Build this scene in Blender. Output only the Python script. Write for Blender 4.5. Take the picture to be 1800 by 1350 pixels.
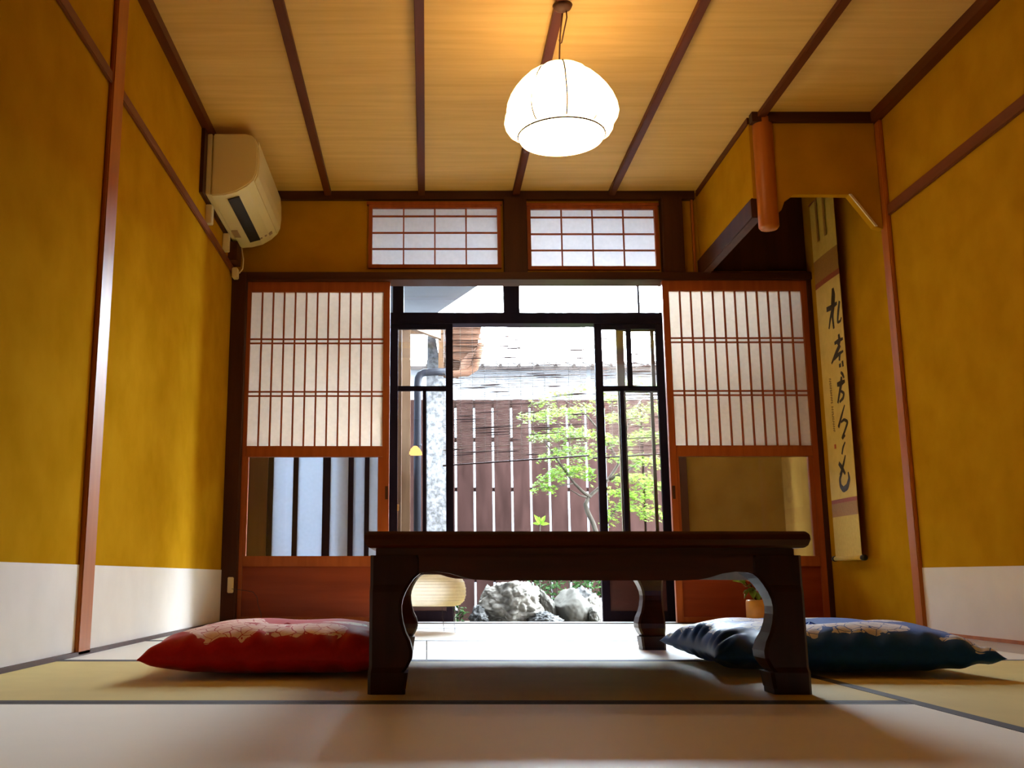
import bpy, bmesh, math, random
from mathutils import Vector, Matrix, noise

# ------------------------------------------------------------------ camera, light, exposure
for o in list(bpy.data.objects): bpy.data.objects.remove(o)
S = bpy.context.scene
COL = S.collection
R = math.radians

cd = bpy.data.cameras.new('camera'); cam = bpy.data.objects.new('camera', cd); COL.objects.link(cam)
cam.location = (0, 0, .22); cam.rotation_euler = (R(90 + 10.84), 0, 0)
cd.sensor_width = 36; cd.lens = 36 * 1773 / 1800; cd.shift_x = 150 / 1800; cd.clip_start = .02
S.camera = cam

wd = bpy.data.worlds.new('overcast_sky'); S.world = wd; wd.use_nodes = True
nt = wd.node_tree; nt.nodes.clear()
bg = nt.nodes.new('ShaderNodeBackground'); out = nt.nodes.new('ShaderNodeOutputWorld')
bg.inputs[0].default_value = (.74, .87, 1, 1); bg.inputs[1].default_value = 62.0
nt.links.new(bg.outputs[0], out.inputs[0])

S.view_settings.view_transform = 'Standard'; S.view_settings.look = 'None'
S.view_settings.exposure = 0.9; S.view_settings.gamma = 1; S.view_settings.use_curve_mapping = False
try:
    S.cycles.max_bounces = 12; S.cycles.transparent_max_bounces = 24; S.cycles.caustics_reflective = False
    S.cycles.diffuse_bounces = 8
except Exception: pass

LAMP_EMIT = 4.4

# overcast sky light arriving through the garden opening (a guide for the renderer, gives off no light itself)
pl = bpy.data.lights.new('sky_portal', 'AREA'); pl.shape = 'RECTANGLE'; pl.size = 2.0; pl.size_y = 2.3
try: pl.cycles.is_portal = True
except Exception: pass
po = bpy.data.objects.new('sky_portal', pl); COL.objects.link(po)
po.location = (.55, 6.05, 1.1); po.rotation_euler = (R(-90), 0, 0)

# ------------------------------------------------------------------ materials
def newmat(name):
    m = bpy.data.materials.new(name); m.use_nodes = True
    return m, m.node_tree, m.node_tree.nodes['Principled BSDF']

def N(t, kind, **kw):
    n = t.nodes.new(kind)
    for k, v in kw.items():
        if k in ('operation', 'blend_type', 'data_type', 'wave_type', 'bands_direction', 'feature', 'noise_dimensions', 'wave_profile'): setattr(n, k, v)
        else: n.inputs[k].default_value = v
    return n

def mat(name, c1, c2=None, rough=.6, scale=(4, 4, 4), nscale=1.0, detail=4, bump=0., metal=0., spec=.5, distortion=0., contrast=(.3, .7)):
    """noise mottled surface; scale stretches the grain"""
    m, t, b = newmat(name)
    b.inputs['Roughness'].default_value = rough; b.inputs['Metallic'].default_value = metal
    b.inputs['Specular IOR Level'].default_value = spec
    tc = t.nodes.new('ShaderNodeTexCoord'); mp = t.nodes.new('ShaderNodeMapping'); mp.inputs['Scale'].default_value = scale
    t.links.new(tc.outputs['Object'], mp.inputs[0])
    ns = N(t, 'ShaderNodeTexNoise', Scale=nscale, Detail=detail, Distortion=distortion)
    t.links.new(mp.outputs[0], ns.inputs['Vector'])
    cr = t.nodes.new('ShaderNodeValToRGB'); e = cr.color_ramp.elements
    e[0].position, e[1].position = contrast
    e[0].color = (*c1, 1); e[1].color = (*(c2 or c1), 1)
    t.links.new(ns.outputs['Fac'], cr.inputs[0]); t.links.new(cr.outputs[0], b.inputs['Base Color'])
    if bump:
        bp = N(t, 'ShaderNodeBump', Strength=bump, Distance=.003)
        t.links.new(ns.outputs['Fac'], bp.inputs['Height']); t.links.new(bp.outputs[0], b.inputs['Normal'])
    return m

M = {}
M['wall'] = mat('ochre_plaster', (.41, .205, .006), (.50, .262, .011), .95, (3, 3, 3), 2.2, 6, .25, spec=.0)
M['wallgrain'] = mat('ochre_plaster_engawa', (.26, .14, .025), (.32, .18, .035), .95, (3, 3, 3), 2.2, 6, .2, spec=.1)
M['dado'] = mat('dado_paper', (.74, .70, .66), (.80, .76, .72), .9, (6, 6, 6), 1, 3, 0, spec=.2)
M['ceil'] = mat('ceiling_cedar', (.63, .385, .10), (.75, .485, .155), .65, (.55, 9, 9), 3.2, 6, .12, distortion=.35)
M['dark'] = mat('dark_stained_wood', (.045, .014, .008), (.075, .024, .012), .45, (14, 14, 1.2), 1.5, 4, .1, spec=0.2)
M['darkh'] = mat('dark_stained_beam', (.045, .014, .008), (.075, .024, .012), .45, (1.2, 14, 14), 1.5, 4, .1, spec=0.2)
M['batten'] = mat('batten_wood', (.085, .018, .004), (.125, .030, .007), .5, (14, 1.2, 14), 1.5, 4, .1, spec=0.2)
M['post'] = mat('red_brown_post', (.36, .10, .012), (.48, .145, .020), .4, (16, 16, 1), 1.5, 4, .1, spec=0.3)
M['shoji'] = mat('shoji_wood', (.28, .058, .013), (.37, .088, .020), .45, (22, 22, 1.5), 1.5, 4, .05, spec=0.3)
M['panel'] = mat('shoji_lower_board', (.20, .026, .006), (.26, .040, .010), .45, (1.5, 10, 16), 1.5, 5, .05, spec=0.3)
M['nagl'] = mat('nageshi_wood', (.15, .04, .012), (.21, .06, .018), .45, (14, 1.2, 14), 1.5, 4, .05, spec=0.25)
M['door'] = mat('weathered_dark_frame', (.006, .004, .008), (.012, .007, .011), .45, (14, 14, 2), 1.5, 4, .1, spec=.03)
M['doorl'] = mat('pale_worn_frame', (.10, .075, .05), (.15, .115, .075), .5, (14, 14, 2), 1.5, 4, .1, spec=.03)
M['plinth'] = mat('dark_red_board', (.035, .008, .006), (.055, .013, .010), .4, (2, 10, 16), 1.5, 4, .1)
M['deck'] = mat('verandah_boards', (.40, .33, .26), (.52, .44, .36), .32, (1, 14, 14), 2, 5, .05)
M['border'] = mat('tatami_border', (.030, .026, .030), (.045, .038, .040), .7, (40, 40, 40), 1, 2)
M['tablewood'] = mat('rosewood_lacquer', (.040, .006, .003), (.095, .015, .007), .32, (1.5, 14, 14), 2, 5, .04, distortion=.5)
M['tableleg'] = mat('rosewood_lacquer_leg', (.024, .004, .003), (.050, .009, .005), .34, (14, 14, 2), 2, 5, .04, distortion=.5, spec=0.3)
M['acw'] = mat('aircon_plastic', (.70, .60, .34), (.74, .64, .38), .4, (2, 2, 2), 1, 1)
M['acd'] = mat('aircon_slot', (.006, .006, .007), (.010, .010, .012), .5)
M['acg'] = mat('aircon_mark', (.34, .24, .17), (.38, .26, .18), .5)
M['cream'] = mat('cream_plastic', (.72, .60, .34), (.76, .64, .38), .5)
M['black'] = mat('black_metal', (.008, .008, .008), (.014, .013, .013), .4)
M['cord'] = mat('brown_cord', (.07, .025, .012), (.10, .035, .018), .7, (60, 60, 60))
M['brass'] = mat('brass', (.52, .34, .12), (.60, .40, .16), .35, metal=.9)
M['steel'] = mat('worn_steel', (.55, .55, .52), (.6, .6, .56), .35, metal=.9)
M['rock'] = mat('pale_craggy_rock', (.050, .045, .038), (.125, .113, .096), .9, (9, 9, 9), 1.6, 12, 1.0, distortion=.6, contrast=(.32, .62), spec=.03)
M['rock2'] = mat('smooth_grey_rock', (.040, .037, .031), (.056, .052, .045), .85, (9, 9, 9), .8, 8, .6, spec=.03)
M['rock3'] = mat('mottled_dark_rock', (.016, .016, .016), (.060, .058, .055), .9, (14, 14, 14), 1.8, 10, 1.0, contrast=(.36, .6), spec=.03)
M['soil'] = mat('garden_soil', (.03, .025, .015), (.06, .055, .04), .95, (6, 6, 6), 2, 8, .8, spec=.03)
M['fence'] = mat('fence_cedar', (.0070, .0027, .0020), (.014, .0062, .0050), .75, (5, 5, 1.2), 3, 6, .3, distortion=.4, spec=.03)
M['bark'] = mat('maple_bark', (.022, .018, .014), (.045, .038, .03), .85, (20, 20, 6), 1.5, 6, .6, spec=.03)
M['leaf'] = mat('maple_leaf', (.05, .10, .008), (.10, .165, .02), .5, (3, 3, 3), 2.5, 2, spec=.03)
M['leaf2'] = mat('glossy_shrub_leaf', (.006, .020, .005), (.022, .050, .012), .35, (9, 9, 9), 2, 2, spec=.03)
M['leaf3'] = mat('camellia_leaf', (.10, .17, .02), (.17, .26, .035), .35, (20, 20, 20), 1, 2)
M['petal'] = mat('coral_petal', (.75, .20, .09), (.85, .32, .16), .6, (30, 30, 30))
M['vase'] = mat('amber_vase', (.50, .22, .04), (.62, .30, .06), .3, (12, 12, 12), 1.5, 3)
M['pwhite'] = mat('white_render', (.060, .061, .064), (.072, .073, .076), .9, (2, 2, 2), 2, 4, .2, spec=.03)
M['stucco'] = mat('rough_grey_stucco', (.06, .06, .06), (.16, .155, .155), .95, (26, 26, 26), 1.6, 8, 1.0, contrast=(.34, .64), spec=.03)
M['tiles'] = mat('roof_tile', (.006, .0045, .004), (.010, .008, .007), .7, (1, 9, 9), 2, 3, .3, spec=.03)
M['eave'] = mat('eave_timber', (.045, .02, .011), (.07, .033, .019), .7, (6, 2, 6), 2, 4, .2, spec=.03)
M['wingwood'] = mat('wing_door_timber', (.07, .037, .02), (.095, .055, .03), .5, (14, 14, 2), 1.5, 3, .1, spec=.03)
M['pipe'] = mat('drainpipe_grey', (.009, .009, .011), (.015, .015, .018), .4, (20, 20, 4), spec=.03)
M['glowedge'] = mat('glow_edge_grey', (.045, .048, .053), (.055, .058, .064), .8, spec=.03)  # grey of the added slab that marks the edge of the glow
M['bamboo'] = mat('bamboo_split', (.03, .018, .013), (.22, .16, .13), .6, (8, 8, 300), 1.5, 2, spec=.03)
M['thread'] = mat('blind_thread', (.10, .095, .09), (.14, .135, .13), .8, spec=.03)
M['rod'] = mat('blind_rod', (.020, .012, .012), (.035, .02, .018), .6, spec=.03)
M['cloth'] = mat('scroll_brown_silk', (.30, .14, .020), (.36, .18, .028), .7, (60, 60, 60), 2, 3)
M['clothred'] = mat('scroll_red_band', (.26, .05, .012), (.32, .07, .018), .7, (60, 60, 60), 2, 3)
M['paper'] = mat('scroll_paper', (.62, .45, .11), (.70, .52, .14), .8, (20, 20, 20), 1, 4)
M['creamsilk'] = mat('scroll_cream_silk', (.60, .42, .08), (.66, .48, .10), .8, (60, 60, 60), 1, 4)
M['ink'] = mat('brush_ink', (.012, .006, .003), (.05, .026, .010), .7, (30, 30, 30), 3, 4)
M['inkthin'] = mat('signature_ink', (.20, .12, .03), (.30, .19, .05), .7, (60, 60, 60), 3, 4)
M['seal'] = mat('red_seal', (.50, .09, .03), (.55, .12, .04), .7)

def wave_bump(name, c1, c2, rough, wscale, axis, strength, spec=.5, sheen=0., tint=(1, 1, 1)):
    m, t, b = newmat(name)
    tc = t.nodes.new('ShaderNodeTexCoord')
    wv = t.nodes.new('ShaderNodeTexWave'); wv.bands_direction = axis; wv.inputs['Scale'].default_value = wscale
    wv.inputs['Distortion'].default_value = .4; wv.inputs['Detail'].default_value = 1
    t.links.new(tc.outputs['Object'], wv.inputs['Vector'])
    ns = N(t, 'ShaderNodeTexNoise', Scale=9, Detail=5); t.links.new(tc.outputs['Object'], ns.inputs['Vector'])
    mx = t.nodes.new('ShaderNodeMix'); mx.data_type = 'RGBA'
    mx.inputs[6].default_value = (*c1, 1); mx.inputs[7].default_value = (*c2, 1)
    ad = N(t, 'ShaderNodeMath', operation='MULTIPLY_ADD'); ad.inputs[1].default_value = .45
    t.links.new(wv.outputs['Fac'], ad.inputs[0]); t.links.new(ns.outputs['Fac'], ad.inputs[2])
    sb = N(t, 'ShaderNodeMath', operation='SUBTRACT'); sb.inputs[1].default_value = .2; sb.use_clamp = True
    t.links.new(ad.outputs[0], sb.inputs[0]); t.links.new(sb.outputs[0], mx.inputs[0])
    t.links.new(mx.outputs[2], b.inputs['Base Color'])
    bp = N(t, 'ShaderNodeBump', Strength=strength, Distance=.001)
    t.links.new(wv.outputs['Fac'], bp.inputs['Height']); t.links.new(bp.outputs[0], b.inputs['Normal'])
    b.inputs['Roughness'].default_value = rough; b.inputs['Specular IOR Level'].default_value = spec
    if sheen > .5:
        b.inputs['Coat Weight'].default_value = 1.0; b.inputs['Coat Roughness'].default_value = .42
    if sheen:
        b.inputs['Sheen Weight'].default_value = sheen; b.inputs['Sheen Roughness'].default_value = .4
        b.inputs['Sheen Tint'].default_value = (*tint, 1)
    return m
# rush sheen put into the colour: paler and glossier along the straw than across
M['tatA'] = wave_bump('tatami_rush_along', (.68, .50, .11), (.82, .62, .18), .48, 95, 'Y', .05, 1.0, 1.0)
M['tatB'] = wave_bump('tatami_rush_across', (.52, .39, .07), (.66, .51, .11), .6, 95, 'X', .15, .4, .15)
M['lampaper'] = wave_bump('ribbed_lantern_paper', (.74, .66, .52), (.90, .83, .70), .8, 60, 'Z', .6)

def paper_mat(name, col, tr=.5):
    m, t, b = newmat(name); t.nodes.remove(b); o = t.nodes['Material Output']
    tc = t.nodes.new('ShaderNodeTexCoord'); ns = N(t, 'ShaderNodeTexNoise', Scale=55, Detail=5)
    t.links.new(tc.outputs['Object'], ns.inputs['Vector'])
    cr = t.nodes.new('ShaderNodeValToRGB'); e = cr.color_ramp.elements
    e[0].color = (*[c * .93 for c in col], 1); e[1].color = (*col, 1); e[0].position = .3; e[1].position = .7
    t.links.new(ns.outputs['Fac'], cr.inputs[0])
    d = t.nodes.new('ShaderNodeBsdfDiffuse'); s = t.nodes.new('ShaderNodeBsdfTranslucent'); mx = t.nodes.new('ShaderNodeMixShader')
    mx.inputs[0].default_value = tr
    t.links.new(cr.outputs[0], d.inputs[0]); t.links.new(cr.outputs[0], s.inputs[0])
    t.links.new(d.outputs[0], mx.inputs[1]); t.links.new(s.outputs[0], mx.inputs[2]); t.links.new(mx.outputs[0], o.inputs[0])
    return m
M['washi'] = paper_mat('shoji_paper', (.88, .81, .73), .50)
M['washi3'] = paper_mat('transom_paper', (.86, .86, .88), .50)
M['washi2'] = paper_mat('lantern_paper', (.88, .82, .70), .35)
M['frost'] = paper_mat('frosted_glass', (.42, .47, .53), .30)
M['leaf'].node_tree  # maple leaves let light through
def leafy(m, k):
    t = m.node_tree; b = t.nodes['Principled BSDF']; o = t.nodes['Material Output']
    src = b.inputs['Base Color'].links[0].from_socket
    s = t.nodes.new('ShaderNodeBsdfTranslucent'); t.links.new(src, s.inputs[0])
    mx = t.nodes.new('ShaderNodeMixShader'); mx.inputs[0].default_value = k
    t.links.new(b.outputs[0], mx.inputs[1]); t.links.new(s.outputs[0], mx.inputs[2]); t.links.new(mx.outputs[0], o.inputs[0])
leafy(M['leaf'], .45); leafy(M['leaf2'], .25); leafy(M['bamboo'], .3)

def glass_mat(name, tint=(1, 1, 1), refl=1.0):
    m, t, b = newmat(name); t.nodes.remove(b); o = t.nodes['Material Output']
    tr = t.nodes.new('ShaderNodeBsdfTransparent'); tr.inputs[0].default_value = (*tint, 1)
    gl = t.nodes.new('ShaderNodeBsdfGlossy'); gl.inputs['Roughness'].default_value = .01
    fr = t.nodes.new('ShaderNodeFresnel'); fr.inputs[0].default_value = 1.45
    mu = N(t, 'ShaderNodeMath', operation='MULTIPLY'); mu.inputs[1].default_value = refl
    mx = t.nodes.new('ShaderNodeMixShader')
    t.links.new(fr.outputs[0], mu.inputs[0]); t.links.new(mu.outputs[0], mx.inputs[0])
    t.links.new(tr.outputs[0], mx.inputs[1]); t.links.new(gl.outputs[0], mx.inputs[2]); t.links.new(mx.outputs[0], o.inputs[0])
    return m
M['glass'] = glass_mat('window_glass')

def emit_mat(name, col, s):
    m, t, b = newmat(name); t.nodes.remove(b); o = t.nodes['Material Output']
    e = t.nodes.new('ShaderNodeEmission'); e.inputs[0].default_value = (*col, 1); e.inputs[1].default_value = s
    t.links.new(e.outputs[0], o.inputs[0]); return m
M['shade'] = emit_mat('glowing_milk_glass', (1, .65, .31), LAMP_EMIT)
M['bowl'] = emit_mat('glowing_diffuser_bowl', (1, .65, .31), LAMP_EMIT*2.4)
M['lampreflect'] = emit_mat('lamp_reflection_glow', (1, .50, .16), 1.1)  # emission in place of a lamp reflected in glass

def brocade(name, base, base2, motif, motif2, sc, rough):
    """silk with woven blossom medallions: petals from an angular wave inside each cell"""
    m, t, b = newmat(name)
    L = t.links.new
    tc = t.nodes.new('ShaderNodeTexCoord')
    ns0 = N(t, 'ShaderNodeTexNoise', Scale=16, Detail=2); L(tc.outputs['Object'], ns0.inputs['Vector'])
    vm = N(t, 'ShaderNodeVectorMath', operation='SCALE'); vm.inputs['Scale'].default_value = .035
    L(ns0.outputs['Color'], vm.inputs[0])
    va = N(t, 'ShaderNodeVectorMath', operation='ADD'); L(tc.outputs['Object'], va.inputs[0]); L(vm.outputs[0], va.inputs[1])
    fl = t.nodes.new('ShaderNodeMapping'); fl.inputs['Scale'].default_value = (1, 1, 0); L(va.outputs[0], fl.inputs[0])
    vo = t.nodes.new('ShaderNodeTexVoronoi'); vo.inputs['Scale'].default_value = sc; vo.inputs['Randomness'].default_value = .85
    L(fl.outputs[0], vo.inputs['Vector'])
    v2 = t.nodes.new('ShaderNodeTexVoronoi'); v2.inputs['Scale'].default_value = sc * 5.5; v2.feature = 'DISTANCE_TO_EDGE'
    L(fl.outputs[0], v2.inputs['Vector'])
    a = N(t, 'ShaderNodeMath', operation='LESS_THAN'); a.inputs[1].default_value = .54; L(vo.outputs['Distance'], a.inputs[0])
    c = N(t, 'ShaderNodeMath', operation='GREATER_THAN'); c.inputs[1].default_value = .030; L(v2.outputs['Distance'], c.inputs[0])
    mu = N(t, 'ShaderNodeMath', operation='MULTIPLY'); L(a.outputs[0], mu.inputs[0]); L(c.outputs[0], mu.inputs[1])
    # motif only on the upper face
    nx_ = N(t, 'ShaderNodeVectorMath', operation='SCALE'); nx_.inputs['Scale'].default_value = .5; L(ns0.outputs['Color'], nx_.inputs[0])
    na_ = N(t, 'ShaderNodeVectorMath', operation='ADD'); L(tc.outputs['Normal'], na_.inputs[0]); L(nx_.outputs[0], na_.inputs[1])
    sx = t.nodes.new('ShaderNodeSeparateXYZ'); L(na_.outputs[0], sx.inputs[0])
    up = N(t, 'ShaderNodeMath', operation='GREATER_THAN'); up.inputs[1].default_value = 1.06; L(sx.outputs['Z'], up.inputs[0])
    m2 = N(t, 'ShaderNodeMath', operation='MULTIPLY'); L(mu.outputs[0], m2.inputs[0]); L(up.outputs[0], m2.inputs[1])
    n3 = N(t, 'ShaderNodeTexNoise', Scale=120, Detail=2); L(tc.outputs['Object'], n3.inputs['Vector'])
    A = t.nodes.new('ShaderNodeMix'); A.data_type = 'RGBA'; A.inputs[6].default_value = (*base, 1); A.inputs[7].default_value = (*base2, 1); L(n3.outputs['Fac'], A.inputs[0])
    B = t.nodes.new('ShaderNodeMix'); B.data_type = 'RGBA'; B.inputs[6].default_value = (*motif, 1); B.inputs[7].default_value = (*motif2, 1); L(n3.outputs['Fac'], B.inputs[0])
    C = t.nodes.new('ShaderNodeMix'); C.data_type = 'RGBA'; L(A.outputs[2], C.inputs[6]); L(B.outputs[2], C.inputs[7]); L(m2.outputs[0], C.inputs[0])
    L(C.outputs[2], b.inputs['Base Color'])
    b.inputs['Roughness'].default_value = rough; b.inputs['Specular IOR Level'].default_value = .25
    b.inputs['Sheen Weight'].default_value = .10; b.inputs['Sheen Roughness'].default_value = .35
    bp = N(t, 'ShaderNodeBump', Strength=.5, Distance=.002); L(m2.outputs[0], bp.inputs['Height']); L(bp.outputs[0], b.inputs['Normal'])
    return m
M['red'] = brocade('red_brocade', (.42, .004, .008), (.58, .010, .016), (.80, .46, .40), (.95, .72, .60), 6.5, .5)
M['blue'] = brocade('blue_brocade', (.003, .060, .30), (.006, .095, .44), (.50, .48, .50), (.80, .77, .74), 6.5, .5)

# ------------------------------------------------------------------ mesh helpers
class MB:
    def __init__(s): s.v = []; s.f = []; s.sm = False
    def add(s, vs, fs):
        n = len(s.v); s.v += [tuple(v) for v in vs]; s.f += [tuple(n + i for i in f) for f in fs]; return s
    def box(s, x0, x1, y0, y1, z0, z1):
        return s.add([(x0,y0,z0),(x1,y0,z0),(x1,y1,z0),(x0,y1,z0),(x0,y0,z1),(x1,y0,z1),(x1,y1,z1),(x0,y1,z1)],
                     [(0,3,2,1),(4,5,6,7),(0,1,5,4),(1,2,6,5),(2,3,7,6),(3,0,4,7)])
    def prism(s, pts, axis, a, b):
        """outline pts in the plane across axis, from a to b along it"""
        f = {'X': lambda p, q: (q, p[0], p[1]), 'Y': lambda p, q: (p[0], q, p[1]), 'Z': lambda p, q: (p[0], p[1], q)}[axis]
        n = len(pts)
        return s.add([f(p, a) for p in pts] + [f(p, b) for p in pts],
                     [tuple(range(n))[::-1], tuple(range(n, 2*n))] + [(i, (i+1) % n, n + (i+1) % n, n + i) for i in range(n)])
    def tube(s, pts, r, n=8, caps=True):
        pts = [Vector(p) for p in pts]; rs = r if isinstance(r, (list, tuple)) else [r] * len(pts)
        base = len(s.v); up = Vector((0, 0, 1)); prev = None
        for i, p in enumerate(pts):
            d = (pts[min(i+1, len(pts)-1)] - pts[max(i-1, 0)]).normalized()
            if prev is None: u = d.cross(up if abs(d.z) < .9 else Vector((1, 0, 0))).normalized()
            else: u = (prev - d * prev.dot(d)).normalized()
            prev = u; w = d.cross(u)
            for k in range(n):
                a = 2*math.pi*k/n; s.v.append(tuple(p + (u*math.cos(a) + w*math.sin(a)) * rs[i]))
        for i in range(len(pts)-1):
            for k in range(n):
                a = base+i*n+k; b = base+i*n+(k+1) % n; s.f.append((a, b, b+n, a+n))
        if caps:
            s.f.append(tuple(base+k for k in range(n))[::-1]); s.f.append(tuple(base+(len(pts)-1)*n+k for k in range(n)))
        return s
    def lathe(s, prof, c=(0, 0), n=32, fr=None):
        base = len(s.v)
        for r, z in prof:
            for k in range(n):
                a = 2*math.pi*k/n; q = r * (fr(a, z) if fr else 1)
                s.v.append((c[0]+q*math.cos(a), c[1]+q*math.sin(a), z))
        for i in range(len(prof)-1):
            for k in range(n):
                a = base+i*n+k; b = base+i*n+(k+1) % n; s.f.append((a, b, b+n, a+n))
        return s
    def build(s, name, m, parent=None, smooth=False, bevel=0, **tags):
        me = bpy.data.meshes.new(name); me.from_pydata(s.v, [], s.f); me.update()
        bm = bmesh.new(); bm.from_mesh(me); bmesh.ops.recalc_face_normals(bm, faces=bm.faces)
        if bevel:
            es = [e for e in bm.edges if len(e.link_faces) == 2 and e.calc_face_angle() > .6]
            bmesh.ops.bevel(bm, geom=es, offset=bevel, segments=2, affect='EDGES', clamp_overlap=True)
        bm.to_mesh(me); bm.free()
        if smooth:
            for p in me.polygons: p.use_smooth = True
        me.materials.append(m)
        o = bpy.data.objects.new(name, me); COL.objects.link(o)
        if parent: o.parent = parent
        for k, v in tags.items(): o[k] = v
        return o

def world_parent(o, p):
    """parent o, whose mesh is in world coordinates, under an Empty that stands somewhere else"""
    o.parent = p; o.matrix_parent_inverse = Matrix.Translation(-Vector(p.location))

def thing(name, label, cat, loc=(0, 0, 0), group=None):
    o = bpy.data.objects.new(name, None); COL.objects.link(o); o.location = loc; o.empty_display_size = .05
    o['label'] = label; o['category'] = cat
    if group: o['group'] = group
    return o
def tag(o, label, cat, group=None, kind=None):
    o['label'] = label; o['category'] = cat
    if group: o['group'] = group
    if kind: o['kind'] = kind
    return o
def part(mb, name, m, p, **k):
    o = mb.build(name, m, None, **k)
    world_parent(o, p); return o
def sub(mb, name, m, p, **k):
    return mb.build(name, m, p, **k)          # parts sit at the world origin, so their own pieces need no offset
def struct(mb, name, m, **k):
    return mb.build(name, m, None, kind='structure', **k)

# ------------------------------------------------------------------ room shell
XL, XR, YB, ZC = -1.0, 1.98, 5.06, 2.22
struct(MB().box(XL-.05, XR+.05, -1.1, 5.12, -.12, -.032), 'floor', M['deck'])
struct(MB().box(1.735, XR, -.9, 4.98, -.032, 0), 'trim_1', M['deck'])                       # board between the mats and the wall
struct(MB().box(XL-.12, XL, -1.0, YB+.05, -.1, 2.3), 'wall_left', M['wall'])
struct(MB().box(XR, XR+.12, -1.0, YB+.05, -.1, 2.3), 'wall_right', M['wall'])
struct(MB().box(XL-.12, XR+.12, -1.1, -1.0, -.1, 2.3), 'wall_rear', M['wall'])
struct(MB().box(XL-.12, XR+.12, -1.1, YB+.05, ZC, ZC+.04), 'ceiling', M['ceil'])
# dado papers at the foot of both side walls
struct(MB().box(XL, XL+.004, -1, 4.99, 0, .255), 'wall_left_dado', M['dado'])
struct(MB().box(XR-.004, XR, -1, 4.10, 0, .257), 'wall_right_dado', M['dado'])
struct(MB().box(XL+.004, XL+.016, -1, 4.99, 0, .012), 'baseboard_left', M['dark'])
struct(MB().box(XR-.012, XR-.004, -1, 4.10, 0, .012), 'baseboard_right', M['post'])
# ceiling battens
k = 2
for x in (-.52, -.027, .47, .974, 1.465):
    y1 = 4.15 if x > 1.4 else YB - .02
    struct(MB().box(x-.018, x+.018, -1, y1, ZC-.026, ZC), 'trim_%d' % k, M['batten'], bevel=.003); k += 1
struct(MB().box(XL, XL+.035, -1, YB-.02, ZC-.04, ZC), 'trim_7', M['batten'])
struct(MB().box(XR-.04, XR, -1, 4.15, ZC-.045, ZC), 'trim_8', M['batten'])
struct(MB().box(XL, 1.41, YB-.03, YB+.01, 2.175, ZC), 'trim_9', M['darkh'])
# wall posts and nageshi rails
struct(MB().box(XL, XL+.016, 2.94, 3.045, 0, ZC-.04), 'trim_10', M['post'], bevel=.004)
struct(MB().box(XL, XL+.012, -1, 2.94, 1.745, 1.785), 'trim_11', M['nagl'], bevel=.003)
struct(MB().box(XL, XL+.012, 3.045, 4.98, 1.745, 1.785), 'trim_12', M['nagl'], bevel=.003)
struct(MB().box(XR-.018, XR, 4.09, 4.155, 0, ZC-.045), 'trim_13', M['post'], bevel=.004)
struct(MB().box(XR-.014, XR, -1, 4.09, 1.735, 1.785), 'trim_14', M['nagl'], bevel=.003)
struct(MB().box(XL, -.925, 4.98, 5.09, 0, 1.76), 'trim_15', M['dark'], bevel=.004)
struct(MB().box(XR-.025, XR, 5.0, 5.09, 0, 1.76), 'trim_16', M['dark'], bevel=.003)
# lintel over the shoji
struct(MB().box(XL, XR, 4.985, 5.115, 1.722, 1.762), 'trim_17', M['darkh'], bevel=.003)
struct(MB().box(XL, XR, 4.98, 5.115, -.05, .004), 'trim_18', M['darkh'])
# upper back wall round the two transoms
w = MB()
w.box(XL, -.303, YB, YB+.05, 1.76, ZC)
w.box(-.303, .389, YB, YB+.05, 2.147, ZC); w.box(-.303, .389, YB, YB+.05, 1.76, 1.801)
w.box(.389, .528, YB, YB+.05, 1.76, ZC)
w.box(.528, 1.214, YB, YB+.05, 2.141, ZC); w.box(.528, 1.214, YB, YB+.05, 1.76, 1.792)
w.box(1.214, XR, YB, YB+.05, 1.76, ZC)
struct(w, 'wall_back', M['wall'])
struct(MB().box(.403, .522, 5.0, YB+.005, 1.762, 2.175), 'trim_19', M['dark'], bevel=.004)
struct(MB().box(1.226, 1.336, 5.0, YB+.005, 1.762, 2.175), 'trim_20', M['dark'], bevel=.004)
struct(MB().box(1.392, 1.402, 5.04, YB+.005, 1.762, 2.175), 'trim_21', M['post'])

def ranma(n, x0, x1, z0, z1):
    root = bpy.data.objects.new('window_%d' % n, None); COL.objects.link(root); root['kind'] = 'structure'
    root.location = (x0, YB, z0)
    f = MB(); t = .019
    f.box(x0, x1, YB-.022, YB-.0005, z1-t, z1); f.box(x0, x1, YB-.022, YB-.0005, z0, z0+t)
    f.box(x0, x0+t, YB-.022, YB-.0005, z0+t, z1-t); f.box(x1-t, x1, YB-.022, YB-.0005, z0+t, z1-t)
    f.box(x0-.012, x1+.006, YB-.028, YB-.002, z1-.002, z1+.012)
    part(f, 'window_frame', M['shoji'], root)
    l = MB(); a0, a1, b0, b1 = x0+t, x1-t, z0+t, z1-t
    for i in (1, 2, 3):
        x = a0 + (a1-a0)*i/4; l.box(x-.0035, x+.0035, YB-.012, YB-.001, b0, b1)
    H = b1-b0
    for q in (.285, .57, .865):
        z = b0 + H*q; l.box(a0, a1, YB-.010, YB-.001, z-.004, z+.004)
    part(l, 'lattice', M['shoji'], root)
    part(MB().box(a0, a1, YB-.0006, YB+.0004, b0, b1), 'paper', M['washi3'], root)
ranma(1, -.304, .390, 1.800, 2.148)
ranma(2, .527, 1.215, 1.791, 2.142)

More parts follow.
